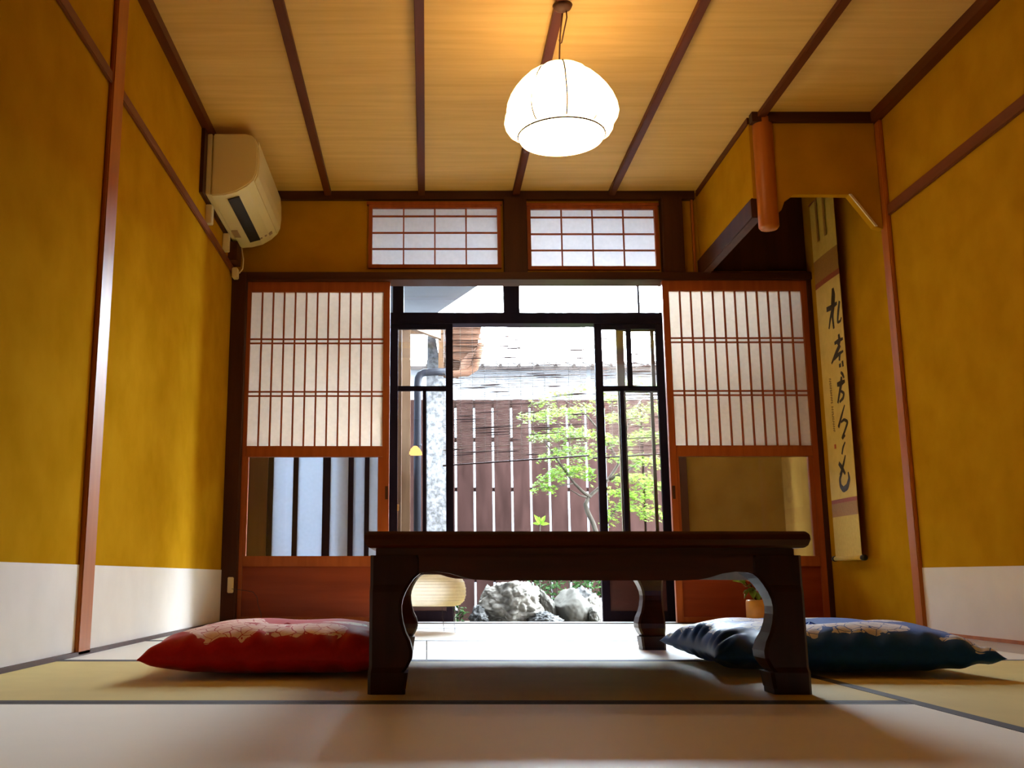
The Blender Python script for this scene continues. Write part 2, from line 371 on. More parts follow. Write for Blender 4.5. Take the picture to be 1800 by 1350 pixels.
def shoji(n, x0, x1, y, g0, g1, handle_side, lattice_dx=0):
    root = bpy.data.objects.new('door_%d' % n, None); COL.objects.link(root); root['kind'] = 'structure'
    root.location = ((x0+x1)/2, y, .004)
    y0, y1 = y-.015, y+.015
    f = MB()
    f.box(x0, g0, y0, y1, .004, 1.722); f.box(g1, x1, y0, y1, .004, 1.722)
    f.box(g0, g1, y0, y1, 1.668, 1.722)                 # top rail
    f.box(g0, g1, y0-.003, y1, .812, .866)              # middle rail
    f.box(g0, g1, y0-.003, y1, .272, .322)              # lower rail
    f.box(g0, g1, y0-.001, y1, .004, .03)
    f.box(g0, g0+.012, y0+.004, y1, .322, .812); f.box(g1-.022, g1, y0+.004, y1, .322, .812)
    fo = part(f, 'frame', M['shoji'], root, bevel=.0015)
    l = MB()
    for i in range(1, 12):
        x = g0 + (g1-g0)*i/12; l.box(x-.004, x+.004, y0+.003, y0+.013, .866, 1.668)
    for z in (1.396, 1.418, 1.122, 1.144):
        l.box(g0, g1, y0+.001, y0+.013, z-.0035, z+.0035)
    part(l, 'lattice', M['shoji'], root)
    part(MB().box(g0, g1, y0+.0135, y0+.0145, .866, 1.668), 'paper', M['washi'], root)
    part(MB().box(g0+.012, g1-.022, y-.002, y+.002, .322, .812), 'glass_pane', M['glass'], root)
    part(MB().box(g0, g1, y-.004, y+.006, .03, .272), 'lower_board', M['panel'], root)
    hx = x1 - .012 if handle_side > 0 else x0 + .012
    sub(MB().box(hx-.007, hx+.007, y0-.0015, y0+.004, .60, .665), 'finger_pull', M['dark'], fo)
shoji(1, -.925, -.188, 5.045, -.905, -.222, 1)
shoji(2, 1.212, 1.955, 5.02, 1.245, 1.925, -1)

# ------------------------------------------------------------------ suspended alcove box (hanging wall, post and rail)
hw = MB()
# wall facing the room, with the bracket-shaped opening along its foot
o_ = [(1.50, ZC), (1.50, 1.755), (1.530, 1.775), (1.545, 1.815), (1.585, 1.845), (1.825, 1.845), (1.925, 1.700), (XR-.02, 1.690), (XR-.02, ZC)]
hw.prism(o_, 'Y', 4.13, 4.165)
hw.box(1.425, 1.455, 4.17, YB, 1.84, ZC)
struct(hw, 'wall_alcove', M['wall'])
struct(MB().prism([(1.825, 1.8455), (1.925, 1.7005), (1.935, 1.7005), (1.835, 1.8455)], 'Y', 4.122, 4.132), 'trim_22', M['cream'])
struct(MB().box(1.415, 1.462, 4.17, YB, 1.755, 1.845), 'trim_23', M['dark'], bevel=.003)
struct(MB().box(1.422, 1.945, 4.11, 4.15, ZC-.045, ZC), 'trim_24', M['darkh'])
struct(MB().box(1.418, 1.446, 4.17, YB-.03, ZC-.03, ZC), 'trim_25', M['batten'])
struct(MB().box(1.455, XR-.001, YB-.014, YB, 1.79, ZC), 'trim_29', M['dark'])  # dark board added for the deep shade on the alcove's back wall
struct(MB().box(1.455, 1.463, 4.17, YB-.014, 1.845, ZC), 'trim_37', M['dark'])  # dark facing added for the shade inside the hanging wall
pst = MB().lathe([(0, 1.695), (.036, 1.695), (.043, 1.705), (.043, ZC-.02)], (1.478, 4.15), 20)
struct(pst, 'trim_26', M['post'], smooth=True)
struct(MB().box(1.462, XR, 4.17, YB, 1.99, 2.0), 'ceiling_alcove', M['dark']) if False else None

# ------------------------------------------------------------------ tatami mats
G = 'tatami mats of the room floor'
def tatami(label, x0, x1, y0, y1, m, along):
    r = thing('tatami_mat', label, 'tatami mat', ((x0+x1)/2, (y0+y1)/2, -.032), G)
    e = .0015; bw = .028
    x0 += e; x1 -= e; y0 += e; y1 -= e
    if along == 'X':
        part(MB().box(x0, x1, y0+bw, y1-bw, -.032, 0), 'rush_surface', m, r)
        part(MB().box(x0, x1, y0, y0+bw, -.032, 0), 'cloth_border', M['border'], r)
        part(MB().box(x0, x1, y1-bw, y1, -.032, 0), 'cloth_border', M['border'], r)
    else:
        part(MB().box(x0+bw, x1-bw, y0, y1, -.032, 0), 'rush_surface', m, r)
        part(MB().box(x0, x0+bw, y0, y1, -.032, 0), 'cloth_border', M['border'], r)
        part(MB().box(x1-bw, x1, y0, y1, -.032, 0), 'cloth_border', M['border'], r)
XM = 1.735
tatami('pale tatami mat nearest the viewer in front of the low table', XL, .86, .96, 1.88, M['tatA'], 'X')
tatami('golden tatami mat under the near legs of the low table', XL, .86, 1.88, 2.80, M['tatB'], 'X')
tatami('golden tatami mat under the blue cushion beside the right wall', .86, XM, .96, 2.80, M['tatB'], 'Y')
tatami('tatami mat in the left corner behind the red cushion', XL, 0, 2.80, 3.66, M['tatA'], 'X')
tatami('bright tatami mat under the far legs of the low table', 0, XM, 2.80, 3.66, M['tatA'], 'X')
tatami('bright tatami mat under the paper floor lantern', XL, .86, 3.66, 4.52, M['tatA'], 'X')
tatami('tatami mat beside the amber flower vase', .86, XM, 3.66, 4.98, M['tatA'], 'X')
tatami('narrow bright tatami strip along the shoji threshold', XL, .86, 4.52, 4.98, M['tatA'], 'X')
tatami('tatami mat below the picture edge, only its far border near the viewer', XL, XM, -.98, .96, M['tatA'], 'X')

# ------------------------------------------------------------------ low table
def low_table():
    X0, X1, Y0, Y1 = -.110, .733, 2.00, 3.26
    r = thing('low_table', 'dark red-brown lacquered low table with curved legs on the tatami', 'table', ((X0+X1)/2, (Y0+Y1)/2, 0))
    top = MB()
    prof = [(0, .276), (.006, .281), (.010, .292), (.009, .302), (.003, .308)]
    n0 = len(prof); rings = []
    for q, z in prof:
        rings.append([(X0-.004-q+.002, Y0-.008-q, z), (X1+.004+q, Y0-.008-q, z), (X1+.004+q, Y1+.008+q, z), (X0-.004-q, Y1+.008+q, z)])
    vs = [v for rg in rings for v in rg]
    fs = [(i*4+k, i*4+(k+1) % 4, (i+1)*4+(k+1) % 4, (i+1)*4+k) for i in range(n0-1) for k in range(4)] + [(3, 2, 1, 0), ((n0-1)*4, (n0-1)*4+1, (n0-1)*4+2, (n0-1)*4+3)]
    top.add(vs, fs); part(top, 'tabletop', M['tablewood'], r, bevel=.0012)
    part(MB().box(X0+.010, X1-.010, Y0+.011, Y1-.011, .258, .277), 'waist_moulding', M['tablewood'], r, bevel=.002)
    # legs: outer corner fixed, inner edge following the S profile
    S_ = [(0, .069), (.010, .069), (.0105, .070), (.040, .074), (.0405, .066), (.050, .074), (.066, .082), (.080, .083), (.098, .078), (.114, .070), (.132, .0645), (.150, .0615), (.164, .061), (.178, .0635), (.192, .069), (.206, .077), (.218, .086), (.228, .098), (.257, .098), (.262, .094)]
    for cx, sx, nm in ((X0, 1, 0), (X1, -1, 0)):
        for cy, sy in ((Y0, 1), (Y1, -1)):
            m = MB(); rings = []; c = .006
            for z, wd_ in S_:
                o = -.003 if z < .041 else 0
                if .041 < z < .20: o = -.001
                a, b = o, wd_
                pts = [(a+c, a), (b-c, a), (b, a+c), (b, b-c), (b-c, b), (a+c, b), (a, b-c), (a, a+c)]
                rings.append([(cx+sx*p, cy+sy*q, z) for p, q in pts])
            vs = [v for rg in rings for v in rg]; n = len(rings)
            fs = [(i*8+k, i*8+(k+1) % 8, (i+1)*8+(k+1) % 8, (i+1)*8+k) for i in range(n-1) for k in range(8)] + [tuple(range(8))[::-1], tuple((n-1)*8+k for k in range(8))]
            m.add(vs, fs); part(m, 'leg', M['tableleg'], r)
    def apron(length):
        L = length
        half = [(.06, .262), (.06, .220), (.085, .2225), (.105, .229), (.130, .2305), (.155, .227), (.178, .220), (.200, .2155), (.235, .2135)]
        pts = half + [(L-x, z) for x, z in half[::-1]]
        return pts
    W, D = X1-X0, Y1-Y0
    for y in (Y0+.003, Y1-.029):
        part(MB().prism([(X0+a, b) for a, b in apron(W)], 'Y', y, y+.026), 'apron', M['tablewood'], r, bevel=.002)
    for x in (X0+.003, X1-.029):
        part(MB().prism([(Y0+a, b) for a, b in apron(D)], 'X', x, x+.026), 'apron', M['tablewood'], r, bevel=.002)
low_table()

# ------------------------------------------------------------------ floor cushions
def cushion(name, label, m, cx, cy, hw_, rot, seed, T=.122):
    r = thing(name, label, 'cushion', (cx, cy, 0), 'square brocade floor cushions beside the low table')
    random.seed(seed); n = 72; vs = []; fs = []
    ph = random.uniform(0, 6)
    def side(sgn):
        base = len(vs)
        for j in range(n+1):
            for i in range(n+1):
                u = math.sin((i/n - .5)*math.pi); v = math.sin((j/n - .5)*math.pi)     # denser at the rim
                bow = .12
                x = hw_*u*(1 - bow*(1-v*v)*abs(u)**2); y = hw_*v*(1 - bow*(1-u*u)*abs(v)**2)
                e = max(0, (1-abs(u)**4.2))*max(0, (1-abs(v)**4.2))
                t = e**.50
                q = math.hypot(u, v)
                t *= 1 - .34*math.exp(-(q/.34)**2)                                        # tufted middle
                t *= .93 + .10*(noise.noise(Vector((x*7+seed, y*7, 0))))
                rim = (1-min(1, e*1.6))*min(1, e*14)
                puck = (math.sin(x*88+ph+3*math.sin(y*9)) if abs(v) > abs(u) else math.sin(y*88+ph+3*math.sin(x*9)))
                puck = puck*(.6+.8*noise.noise(Vector((x*11, y*11, seed+5))))
                t += .11*rim*puck + .115*math.exp(-((e-.36)/.24)**2)*puck*e**.25
                z = .044 + sgn*(T-.044 if sgn > 0 else .044)*max(0, t)
                z = max(.0005, z)
                vs.append((x, y, z))
        for j in range(n):
            for i in range(n):
                a = base+j*(n+1)+i; f = (a, a+1, a+n+2, a+n+1); fs.append(f if sgn > 0 else f[::-1])
    side(1); side(-1)
    mb = MB(); mb.add(vs, fs)
    o = mb.build('cover', m, r, smooth=True); 
    bm = bmesh.new(); bm.from_mesh(o.data); bmesh.ops.remove_doubles(bm, verts=bm.verts, dist=.0008); bmesh.ops.recalc_face_normals(bm, faces=bm.faces); bm.to_mesh(o.data); bm.free()
    # tufting threads in the middle
    th = MB(); zc = .044 + (T-.044)*.80
    for a in (0, 60, 120):
        ca, sa = math.cos(R(a)), math.sin(R(a))
        th.tube([(-.018*ca, -.018*sa, zc-.004), (0, 0, zc+.003), (.018*ca, .018*sa, zc-.004)], .0012, 5)
    th.build('centre_tuft', m, r)
    r.rotation_euler.z = R(rot)
    return r
cushion('floor_cushion', 'red brocade floor cushion with pale blossoms beside the low table', M['red'], -.342, 2.545, .292, 1.5, 3)
cushion('floor_cushion', 'navy blue brocade floor cushion with white blossoms beside the low table', M['blue'], .965, 2.61, .318, -2, 8)

# ------------------------------------------------------------------ pendant lamp
def pendant():
    c = (.478, 3.35); r = thing('pendant_lamp', 'glowing white petal-lobed glass pendant lamp hanging from the ceiling', 'lamp', (c[0], c[1], 1.745))
    def lob(a, z):
        q = abs(math.sin(a*4)); k = max(0, min(1, (2.035-z)/.12)); return 1 - .20*k*(1-q)**1.7 + .02*k*q
    prof = [(.150, 1.768), (.165, 1.770), (.184, 1.784), (.197, 1.805), (.2025, 1.828), (.198, 1.858), (.186, 1.890), (.168, 1.922), (.146, 1.952), (.118, 1.982), (.085, 2.006), (.048, 2.022), (.018, 2.028), (.001, 2.028)]
    sh = part(MB().lathe(prof, c, 128, lob), 'glass_shade', M['shade'], r, smooth=True)
    part(MB().lathe([(.150, 1.768), (.153, 1.756), (.146, 1.744), (.120, 1.736), (.06, 1.731), (.001, 1.730)], c, 64), 'diffuser_bowl', M['bowl'], r, smooth=True)
    wires = MB()
    for k_ in range(8):
        a = k_*math.pi/4; pts = [(c[0]+(q*lob(a, z)+.0022)*math.cos(a), c[1]+(q*lob(a, z)+.0022)*math.sin(a), z) for q, z in prof[1:-1]]
        wires.tube(pts, .0026, 6)
    rg = [(c[0]+.153*math.cos(i*math.pi/24), c[1]+.153*math.sin(i*math.pi/24), 1.757) for i in range(49)]
    wires.tube(rg, .0030, 6, False)
    sub(wires, 'brass_seams', M['rod'], sh)
    part(MB().lathe([(.001, 2.024), (.020, 2.024), (.022, 2.034), (.010, 2.048), (.001, 2.048)], c, 20), 'cap', M['cord'], r, smooth=True)
    cy2 = 3.235
    cord = MB(); cord.tube([(c[0], c[1], 2.04), (c[0]+.002, c[1], 2.09), (c[0]+.001, c[1]-.03, 2.13), (c[0]+.002, cy2, 2.19)], .003, 8)
    cord.tube([(c[0]+.012, cy2, 2.188), (c[0]+.014, cy2, 2.15), (c[0]+.010, c[1], 2.118), (c[0]+.004, c[1], 2.112), (c[0]+.002, c[1], 2.13)], .0026, 8)
    part(cord, 'cord', M['cord'], r, smooth=True)
    part(MB().lathe([(.001, 2.172), (.014, 2.174), (.030, 2.184), (.035, 2.195), (.035, 2.195), (.001, 2.195)], (c[0], cy2), 28), 'ceiling_cup', M['cord'], r, smooth=True)
    return r, sh
lamp_root, shade_o = pendant()

# ------------------------------------------------------------------ air conditioner on its board
struct(MB().box(XL, XL+.016, 4.19, 4.985, 1.880, 2.18), 'trim_27', M['dark'])
def aircon():
    r = thing('air_conditioner', 'cream wall-mounted air conditioner high in the corner near the ceiling', 'air conditioner', (-.87, 4.62, 1.88))
    y0, y1 = 4.24, 4.975; X = XL+.016
    back = [(X, 2.178), (X+.022, 2.178), (X+.022, 1.892), (X, 1.892)]
    body = [(X+.024, 2.178), (-.815, 2.178), (-.785, 2.170), (-.765, 2.150), (-.757, 2.10), (-.755, 2.03), (-.760, 1.985), (-.772, 1.958), (-.80, 1.930), (-.846, 1.902), (-.90, 1.888), (X+.024, 1.884)]
    part(MB().prism(back, 'Y', y0+.002, y1-.002), 'back_plate', M['acw'], r, bevel=.003)
    hs = part(MB().prism(body, 'Y', y0, y1), 'housing', M['acw'], r, bevel=.006)
    # front panel on the room side, a little proud
    fp = [(-.757, 2.148), (-.752, 2.10), (-.750, 2.03), (-.755, 1.984), (-.768, 1.955), (-.772, 1.958), (-.760, 1.985), (-.755, 2.03), (-.757, 2.10)]
    part(MB().prism(fp, 'Y', y0+.02, y1-.02), 'front_panel', M['acw'], r)
    s = [(-.900, 1.8868), (-.846, 1.9008), (-.848, 1.8985), (-.901, 1.8845)]
    lou = MB().prism([(-.893, 1.8862), (-.842, 1.9008), (-.840, 1.896), (-.892, 1.8815)], 'Y', y0+.05, y1-.10)
    sub(lou, 'air_outlet', M['acd'], hs)
    mk = MB()
    mk.prism([(-.800, 1.9285), (-.785, 1.9415), (-.784, 1.9395), (-.799, 1.9265)], 'Y', 4.87, 4.90)
    mk.prism([(-.820, 1.9165), (-.810, 1.9225), (-.809, 1.9205), (-.819, 1.9145)], 'Y', 4.87, 4.885)
    mk.prism([(-.842, 1.9032), (-.832, 1.9092), (-.831, 1.9072), (-.841, 1.9012)], 'Y', 4.87, 4.885)
    sub(mk, 'badge', M['acg'], hs)
    sub(MB().box(-.955, -.925, 4.70, 4.80, 1.8815, 1.8850), 'sticker', M['acg'], hs)
aircon()
tag(MB().box(XL, XL+.030, 4.33, 4.37, 1.790, 1.878).build('cable_clip', M['cream'], bevel=.003), 'cream plastic pipe cover just under the near end of the air conditioner', 'pipe cover', 'pipe covers under the air conditioner')
tag(MB().box(XL, XL+.030, 4.72, 4.76, 1.790, 1.878).build('cable_clip', M['cream'], bevel=.003), 'cream plastic pipe cover just under the far end of the air conditioner', 'pipe cover', 'pipe covers under the air conditioner')
struct(MB().box(XL, XL+.045, 4.86, 4.975, 1.785, 1.884), 'trim_28', M['dark'])
jb = thing('wall_socket', 'small cream socket box with a cable up in the corner below the air conditioner', 'socket', (XL+.02, 4.94, 1.74))
part(MB().box(XL+.012, XL+.040, 4.915, 4.965, 1.712, 1.765), 'socket_box', M['cream'], jb, bevel=.004)
part(MB().tube([(XL+.05, 4.955, 1.88), (XL+.060, 4.96, 1.82), (XL+.058, 4.96, 1.77), (XL+.042, 4.955, 1.745)], .0035, 6), 'cable', M['cream'], jb, smooth=True)

ws = thing('wall_socket', 'cream wall socket low on the dark corner post with a thin black cord', 'socket', (XL+.06, 4.94, .18))
part(MB().box(XL+.038, XL+.066, 4.962, 4.98, .145, .220), 'socket_box', M['cream'], ws, bevel=.003)
part(MB().tube([(XL+.060, 4.962, .165), (XL+.10, 4.955, .160), (XL+.165, 4.955, .150), (XL+.185, 4.955, .125), (XL+.19, 4.955, .09), (XL+.205, 4.955, .05), (XL+.21, 4.955, .003)], .0014, 6), 'cord', M['black'], ws, smooth=True)
kn = tag(MB().box(-.178, -.162, 5.93, 5.94, .60, .64).build('door_catch', M['brass'], bevel=.002), 'tiny brass catch on the dark sliding door stile', 'catch')

# ------------------------------------------------------------------ hanging scroll
def scroll():
    r = thing('hanging_scroll', 'long calligraphy scroll with five brushed characters hanging on the ochre wall', 'scroll', (1.95, 4.69, .30))
    XS = 1.935
    ya, yb = 4.835, 4.545      # far and near edge
    def sheet(z0, z1, m, name, dx=0, e=0):
        n = 14; mb = MB(); vs = []; 
        for i in range(n+1):
            y = ya + e + (yb-ya-2*e)*i/n
            x = XS - dx + .006*math.cos((i/n-.5)*2.4)*-1
            vs += [(x, y, z0), (x, y, z1), (x+.0015, y, z0), (x+.0015, y, z1)]
        fs = []
        for i in range(n):
            a = i*4; fs += [(a, a+4, a+5, a+1), (a+3, a+7, a+6, a+2), (a+1, a+5, a+7, a+3), (a, a+2, a+6, a+4)]
        fs += [(0, 1, 3, 2), (n*4, n*4+2, n*4+3, n*4+1)]
        mb.add(vs, fs); return part(mb, name, m, r)
    silk_o = sheet(1.76, 2.06, M['creamsilk'], 'upper_silk')
    sheet(1.645, 1.76, M['cloth'], 'brown_mount', .0004)
    sheet(1.618, 1.645, M['clothred'], 'red_band')
    sheet_o = sheet(.578, 1.618, M['paper'], 'calligraphy_paper')
    sheet(.560, .578, M['clothred'], 'red_band')
    sheet(.498, .560, M['cloth'], 'brown_mount', .0004)
    sheet(.312, .498, M['creamsilk'], 'lower_silk')
    ro = part(MB().tube([(XS, ya+.004, .305), (XS, yb-.004, .305)], .011, 14), 'roller', M['creamsilk'], r, smooth=True)
    sub(MB().tube([(XS, yb-.004, .305), (XS, yb-.028, .305)], .013, 14), 'roller_knob', M['black'], ro, smooth=True)
    sub(MB().tube([(XS, ya+.004, .305), (XS, ya+.026, .305)], .013, 14), 'roller_knob', M['black'], ro, smooth=True)
    part(MB().tube([(XS, ya+.004, 2.062), (XS, yb-.004, 2.062)], .006, 10), 'top_rod', M['post'], r, smooth=True)
    part(MB().tube([(XS, ya-.08, 2.066), (XS+.02, (ya+yb)/2, 2.15), (XS, yb+.08, 2.066)], .0016, 6), 'hanging_cord', M['cord'], r)
    st = MB()
    for y in (4.735, 4.645):
        st.box(XS-.0125, XS-.0105, y-.010, y+.010, 1.84, 2.058)
    sub(st, 'hanging_strips', M['cloth'], silk_o)
    # brush strokes: (y, z, radius) points on the paper
    INK = STROKES
    def ribbon(mb, pts, dx=.0075):
        # densify, then one tapered outline
        P = []
        for i in range(len(pts)-1):
            for q in range(6):
                t = q/6; P.append([pts[i][k_]*(1-t)+pts[i+1][k_]*t for k_ in range(3)])
        P.append(list(pts[-1]))
        for _ in range(2):
            P = [P[0]] + [[(P[i-1][k_]+2*P[i][k_]+P[i+1][k_])/4 for k_ in range(3)] for i in range(1, len(P)-1)] + [P[-1]]
        L, Rr = [], []
        for i, p in enumerate(P):
            a = P[max(i-1, 0)]; b = P[min(i+1, len(P)-1)]
            d = Vector((b[0]-a[0], b[1]-a[1])); d = d.normalized() if d.length > 0 else Vector((0, 1))
            nx, nz = -d.y*p[2], d.x*p[2]
            L.append((p[0]+nx, p[1]+nz)); Rr.append((p[0]-nx, p[1]-nz))
        n = len(P); vs = []
        def xs(y): i = (y-ya)/(yb-ya); return XS - .006*math.cos((i-.5)*2.4) - .0004
        for a in L+Rr: vs.append((xs(a[0]), a[0], a[1]))
        for a in L+Rr: vs.append((xs(a[0])-.0006, a[0], a[1]))
        fs = []
        for i in range(n-1):
            fs += [(i, i+1, n+i+1, n+i), (2*n+i, 2*n+i+1, 3*n+i+1, 3*n+i)]
        mb.add(vs, fs)
    for ch in INK:
        mb = MB()
        for s_ in ch: ribbon(mb, s_)
        sub(mb, 'brushed_character', M['ink'], sheet_o)
    sg = MB()
    for s_ in SIGN: ribbon(sg, s_)
    sub(sg, 'signature', M['inkthin'], sheet_o)
    sub(MB().box(XS-.0092, XS-.0066, 4.722, 4.736, .815, .835), 'seal', M['seal'], sheet_o)
STROKES = [[[(4.622, 1.569, 0.01), (4.621, 1.535, 0.02), (4.634, 1.489, 0.02), (4.648, 1.435, 0.01), (4.643, 1.376, 0.008)], [(4.71, 1.486, 0.012), (4.655, 1.482, 0.013), (4.59, 1.487, 0.008)], [(4.645, 1.471, 0.01), (4.673, 1.433, 0.009), (4.698, 1.388, 0.006)], [(4.562, 1.489, 0.008), (4.582, 1.446, 0.011), (4.6, 1.394, 0.007), (4.568, 1.394, 0.006), (4.556, 1.409, 0.004)]], [[(4.597, 1.338, 0.008), (4.593, 1.307, 0.013), (4.612, 1.287, 0.012)], [(4.649, 1.305, 0.008), (4.604, 1.308, 0.01), (4.558, 1.308, 0.006)], [(4.593, 1.286, 0.012), (4.643, 1.253, 0.012), (4.7, 1.218, 0.005)], [(4.667, 1.232, 0.007), (4.612, 1.246, 0.009), (4.565, 1.25, 0.005)], [(4.599, 1.252, 0.01), (4.611, 1.214, 0.008)], [(4.619, 1.19, 0.008), (4.599, 1.191, 0.01)], [(4.581, 1.207, 0.008), (4.578, 1.179, 0.008)]], [[(4.606, 1.158, 0.006), (4.589, 1.145, 0.009), (4.577, 1.125, 0.005)], [(4.655, 1.108, 0.01), (4.616, 1.106, 0.014), (4.572, 1.11, 0.007)], [(4.602, 1.136, 0.008), (4.615, 1.098, 0.012), (4.64, 1.059, 0.009), (4.663, 1.021, 0.007)], [(4.622, 1.072, 0.006), (4.59, 1.056, 0.008), (4.602, 1.035, 0.008), (4.643, 1.023, 0.006)]], [[(4.593, 1.001, 0.004), (4.623, 0.968, 0.007), (4.677, 0.909, 0.009)], [(4.646, 0.928, 0.005), (4.61, 0.936, 0.007), (4.575, 0.92, 0.008), (4.607, 0.887, 0.007), (4.649, 0.85, 0.008), (4.612, 0.863, 0.004)]], [[(4.618, 0.832, 0.004), (4.645, 0.81, 0.007), (4.662, 0.78, 0.006)], [(4.626, 0.772, 0.004), (4.646, 0.743, 0.008), (4.672, 0.711, 0.009), (4.7, 0.686, 0.008)], [(4.705, 0.744, 0.01), (4.674, 0.719, 0.013), (4.642, 0.687, 0.007)], [(4.674, 0.701, 0.007), (4.707, 0.67, 0.01), (4.705, 0.638, 0.012), (4.675, 0.617, 0.014), (4.631, 0.627, 0.014), (4.604, 0.661, 0.01), (4.611, 0.693, 0.005)]]]
SIGN = [[(4.745, 1.153, 0.0022), (4.721, 1.147, 0.0022)], [(4.729, 1.154, 0.002), (4.727, 1.143, 0.002)], [(4.745, 1.141, 0.0022), (4.721, 1.135, 0.0022)], [(4.738, 1.145, 0.002), (4.734, 1.133, 0.002)], [(4.745, 1.129, 0.0022), (4.721, 1.125, 0.0022)], [(4.727, 1.131, 0.002), (4.74, 1.123, 0.002)], [(4.744, 1.119, 0.0022), (4.72, 1.115, 0.0022)], [(4.731, 1.12, 0.002), (4.732, 1.11, 0.002)], [(4.744, 1.109, 0.0022), (4.72, 1.103, 0.0022)], [(4.734, 1.109, 0.002), (4.727, 1.097, 0.002)], [(4.744, 1.095, 0.0022), (4.72, 1.092, 0.0022)], [(4.728, 1.097, 0.002), (4.739, 1.088, 0.002)], [(4.743, 1.084, 0.0022), (4.72, 1.081, 0.0022)], [(4.737, 1.087, 0.002), (4.727, 1.075, 0.002)], [(4.743, 1.074, 0.0022), (4.719, 1.069, 0.0022)], [(4.725, 1.073, 0.002), (4.727, 1.063, 0.002)], [(4.743, 1.062, 0.0022), (4.72, 1.055, 0.0022)], [(4.73, 1.063, 0.002), (4.73, 1.052, 0.002)], [(4.743, 1.051, 0.0022), (4.72, 1.043, 0.0022)], [(4.728, 1.051, 0.002), (4.725, 1.04, 0.002)], [(4.743, 1.037, 0.0022), (4.719, 1.034, 0.0022)], [(4.732, 1.04, 0.002), (4.737, 1.031, 0.002)], [(4.742, 1.016, 0.0022), (4.718, 1.013, 0.0022)], [(4.732, 1.018, 0.002), (4.73, 1.007, 0.002)], [(4.741, 1.005, 0.0022), (4.718, 0.999, 0.0022)], [(4.731, 1.006, 0.002), (4.734, 0.996, 0.002)], [(4.742, 0.991, 0.0022), (4.718, 0.988, 0.0022)], [(4.731, 0.995, 0.002), (4.731, 0.984, 0.002)], [(4.741, 0.98, 0.0022), (4.718, 0.979, 0.0022)], [(4.723, 0.982, 0.002), (4.738, 0.974, 0.002)], [(4.741, 0.969, 0.0022), (4.718, 0.964, 0.0022)], [(4.734, 0.973, 0.002), (4.726, 0.961, 0.002)], [(4.741, 0.959, 0.0022), (4.717, 0.954, 0.0022)], [(4.734, 0.961, 0.002), (4.737, 0.951, 0.002)], [(4.74, 0.948, 0.0022), (4.718, 0.941, 0.0022)], [(4.732, 0.949, 0.002), (4.726, 0.938, 0.002)], [(4.741, 0.934, 0.0022), (4.717, 0.93, 0.0022)], [(4.73, 0.938, 0.002), (4.732, 0.928, 0.002)], [(4.74, 0.924, 0.0022), (4.717, 0.919, 0.0022)], [(4.732, 0.927, 0.002), (4.726, 0.916, 0.002)], [(4.74, 0.912, 0.0022), (4.717, 0.908, 0.0022)], [(4.733, 0.916, 0.002), (4.722, 0.904, 0.002)], [(4.739, 0.903, 0.0022), (4.716, 0.898, 0.0022)], [(4.726, 0.903, 0.002), (4.723, 0.893, 0.002)]]

scroll()

# ------------------------------------------------------------------ flower vase beside the right shoji
VX, VY = 1.515, 4.72
vs_ = thing('flower_vase', 'amber cylindrical vase on the tatami in front of the shoji', 'vase', (VX, VY, 0))
part(MB().lathe([(.001, 0), (.050, 0), (.054, .006), (.054, .108), (.050, .118), (.044, .118), (.044, .02), (.001, .02)], (VX, VY), 28), 'body', M['vase'], vs_, smooth=True)
fl = thing('camellia_sprig', 'green leafy sprig with a coral flower standing in the amber vase', 'flower', (VX, VY, .03))
stm = MB(); stm.tube([(VX, VY, .025), (VX-.012, VY-.01, .13), (VX-.035, VY-.02, .19)], .003, 6); stm.tube([(VX-.005, VY, .10), (VX+.02, VY-.01, .17)], .002, 6); stm.tube([(VX-.010, VY, .12), (VX-.055, VY-.01, .20)], .002, 6)
part(stm, 'stem', M['bark'], fl, smooth=True)
def leafmesh(mb, p, d, up, L, W, fold=.25):
    p = Vector(p); d = Vector(d).normalized(); s = d.cross(Vector(up)).normalized(); n = s.cross(d).normalized()
    pts = [p, p+d*L*.3+s*W*.42+n*W*fold, p+d*L*.62+s*W*.40+n*W*fold, p+d*L - n*W*.15, p+d*L*.62-s*W*.40+n*W*fold, p+d*L*.3-s*W*.42+n*W*fold, p+d*L*.45]
    mb.add(pts, [(0, 1, 6), (1, 2, 6), (2, 3, 6), (3, 4, 6), (4, 5, 6), (5, 0, 6)])
lf = MB()
random.seed(4)
for a, e, L, b in ((200, -10, .075, (0, 0)), (250, -35, .07, (-.01, 0)), (300, 5, .06, (.015, .0)), (160, 20, .065, (-.04, .02)), (230, 25, .06, (-.05, .02)), (330, 30, .06, (.01, 0)), (270, -50, .06, (.0, -.01)), (190, -45, .06, (-.02, 0)), (20, 10, .06, (.0, 0)), (240, 5, .07, (-.03, .01))):
    leafmesh(lf, (VX+b[0]-.01, VY-.01, .165+b[1]), (math.cos(R(a))*math.cos(R(e)), math.sin(R(a))*math.cos(R(e)), math.sin(R(e))), (0, .3, 1), L, L*.55)
part(lf, 'leaves', M['leaf3'], fl)
pt_ = MB()
for a in range(0, 360, 60):
    leafmesh(pt_, (VX-.045, VY-.025, .200), (math.cos(R(a)), math.sin(R(a)), .55), (0, 0, 1), .028, .026)
part(pt_, 'petals', M['petal'], fl)

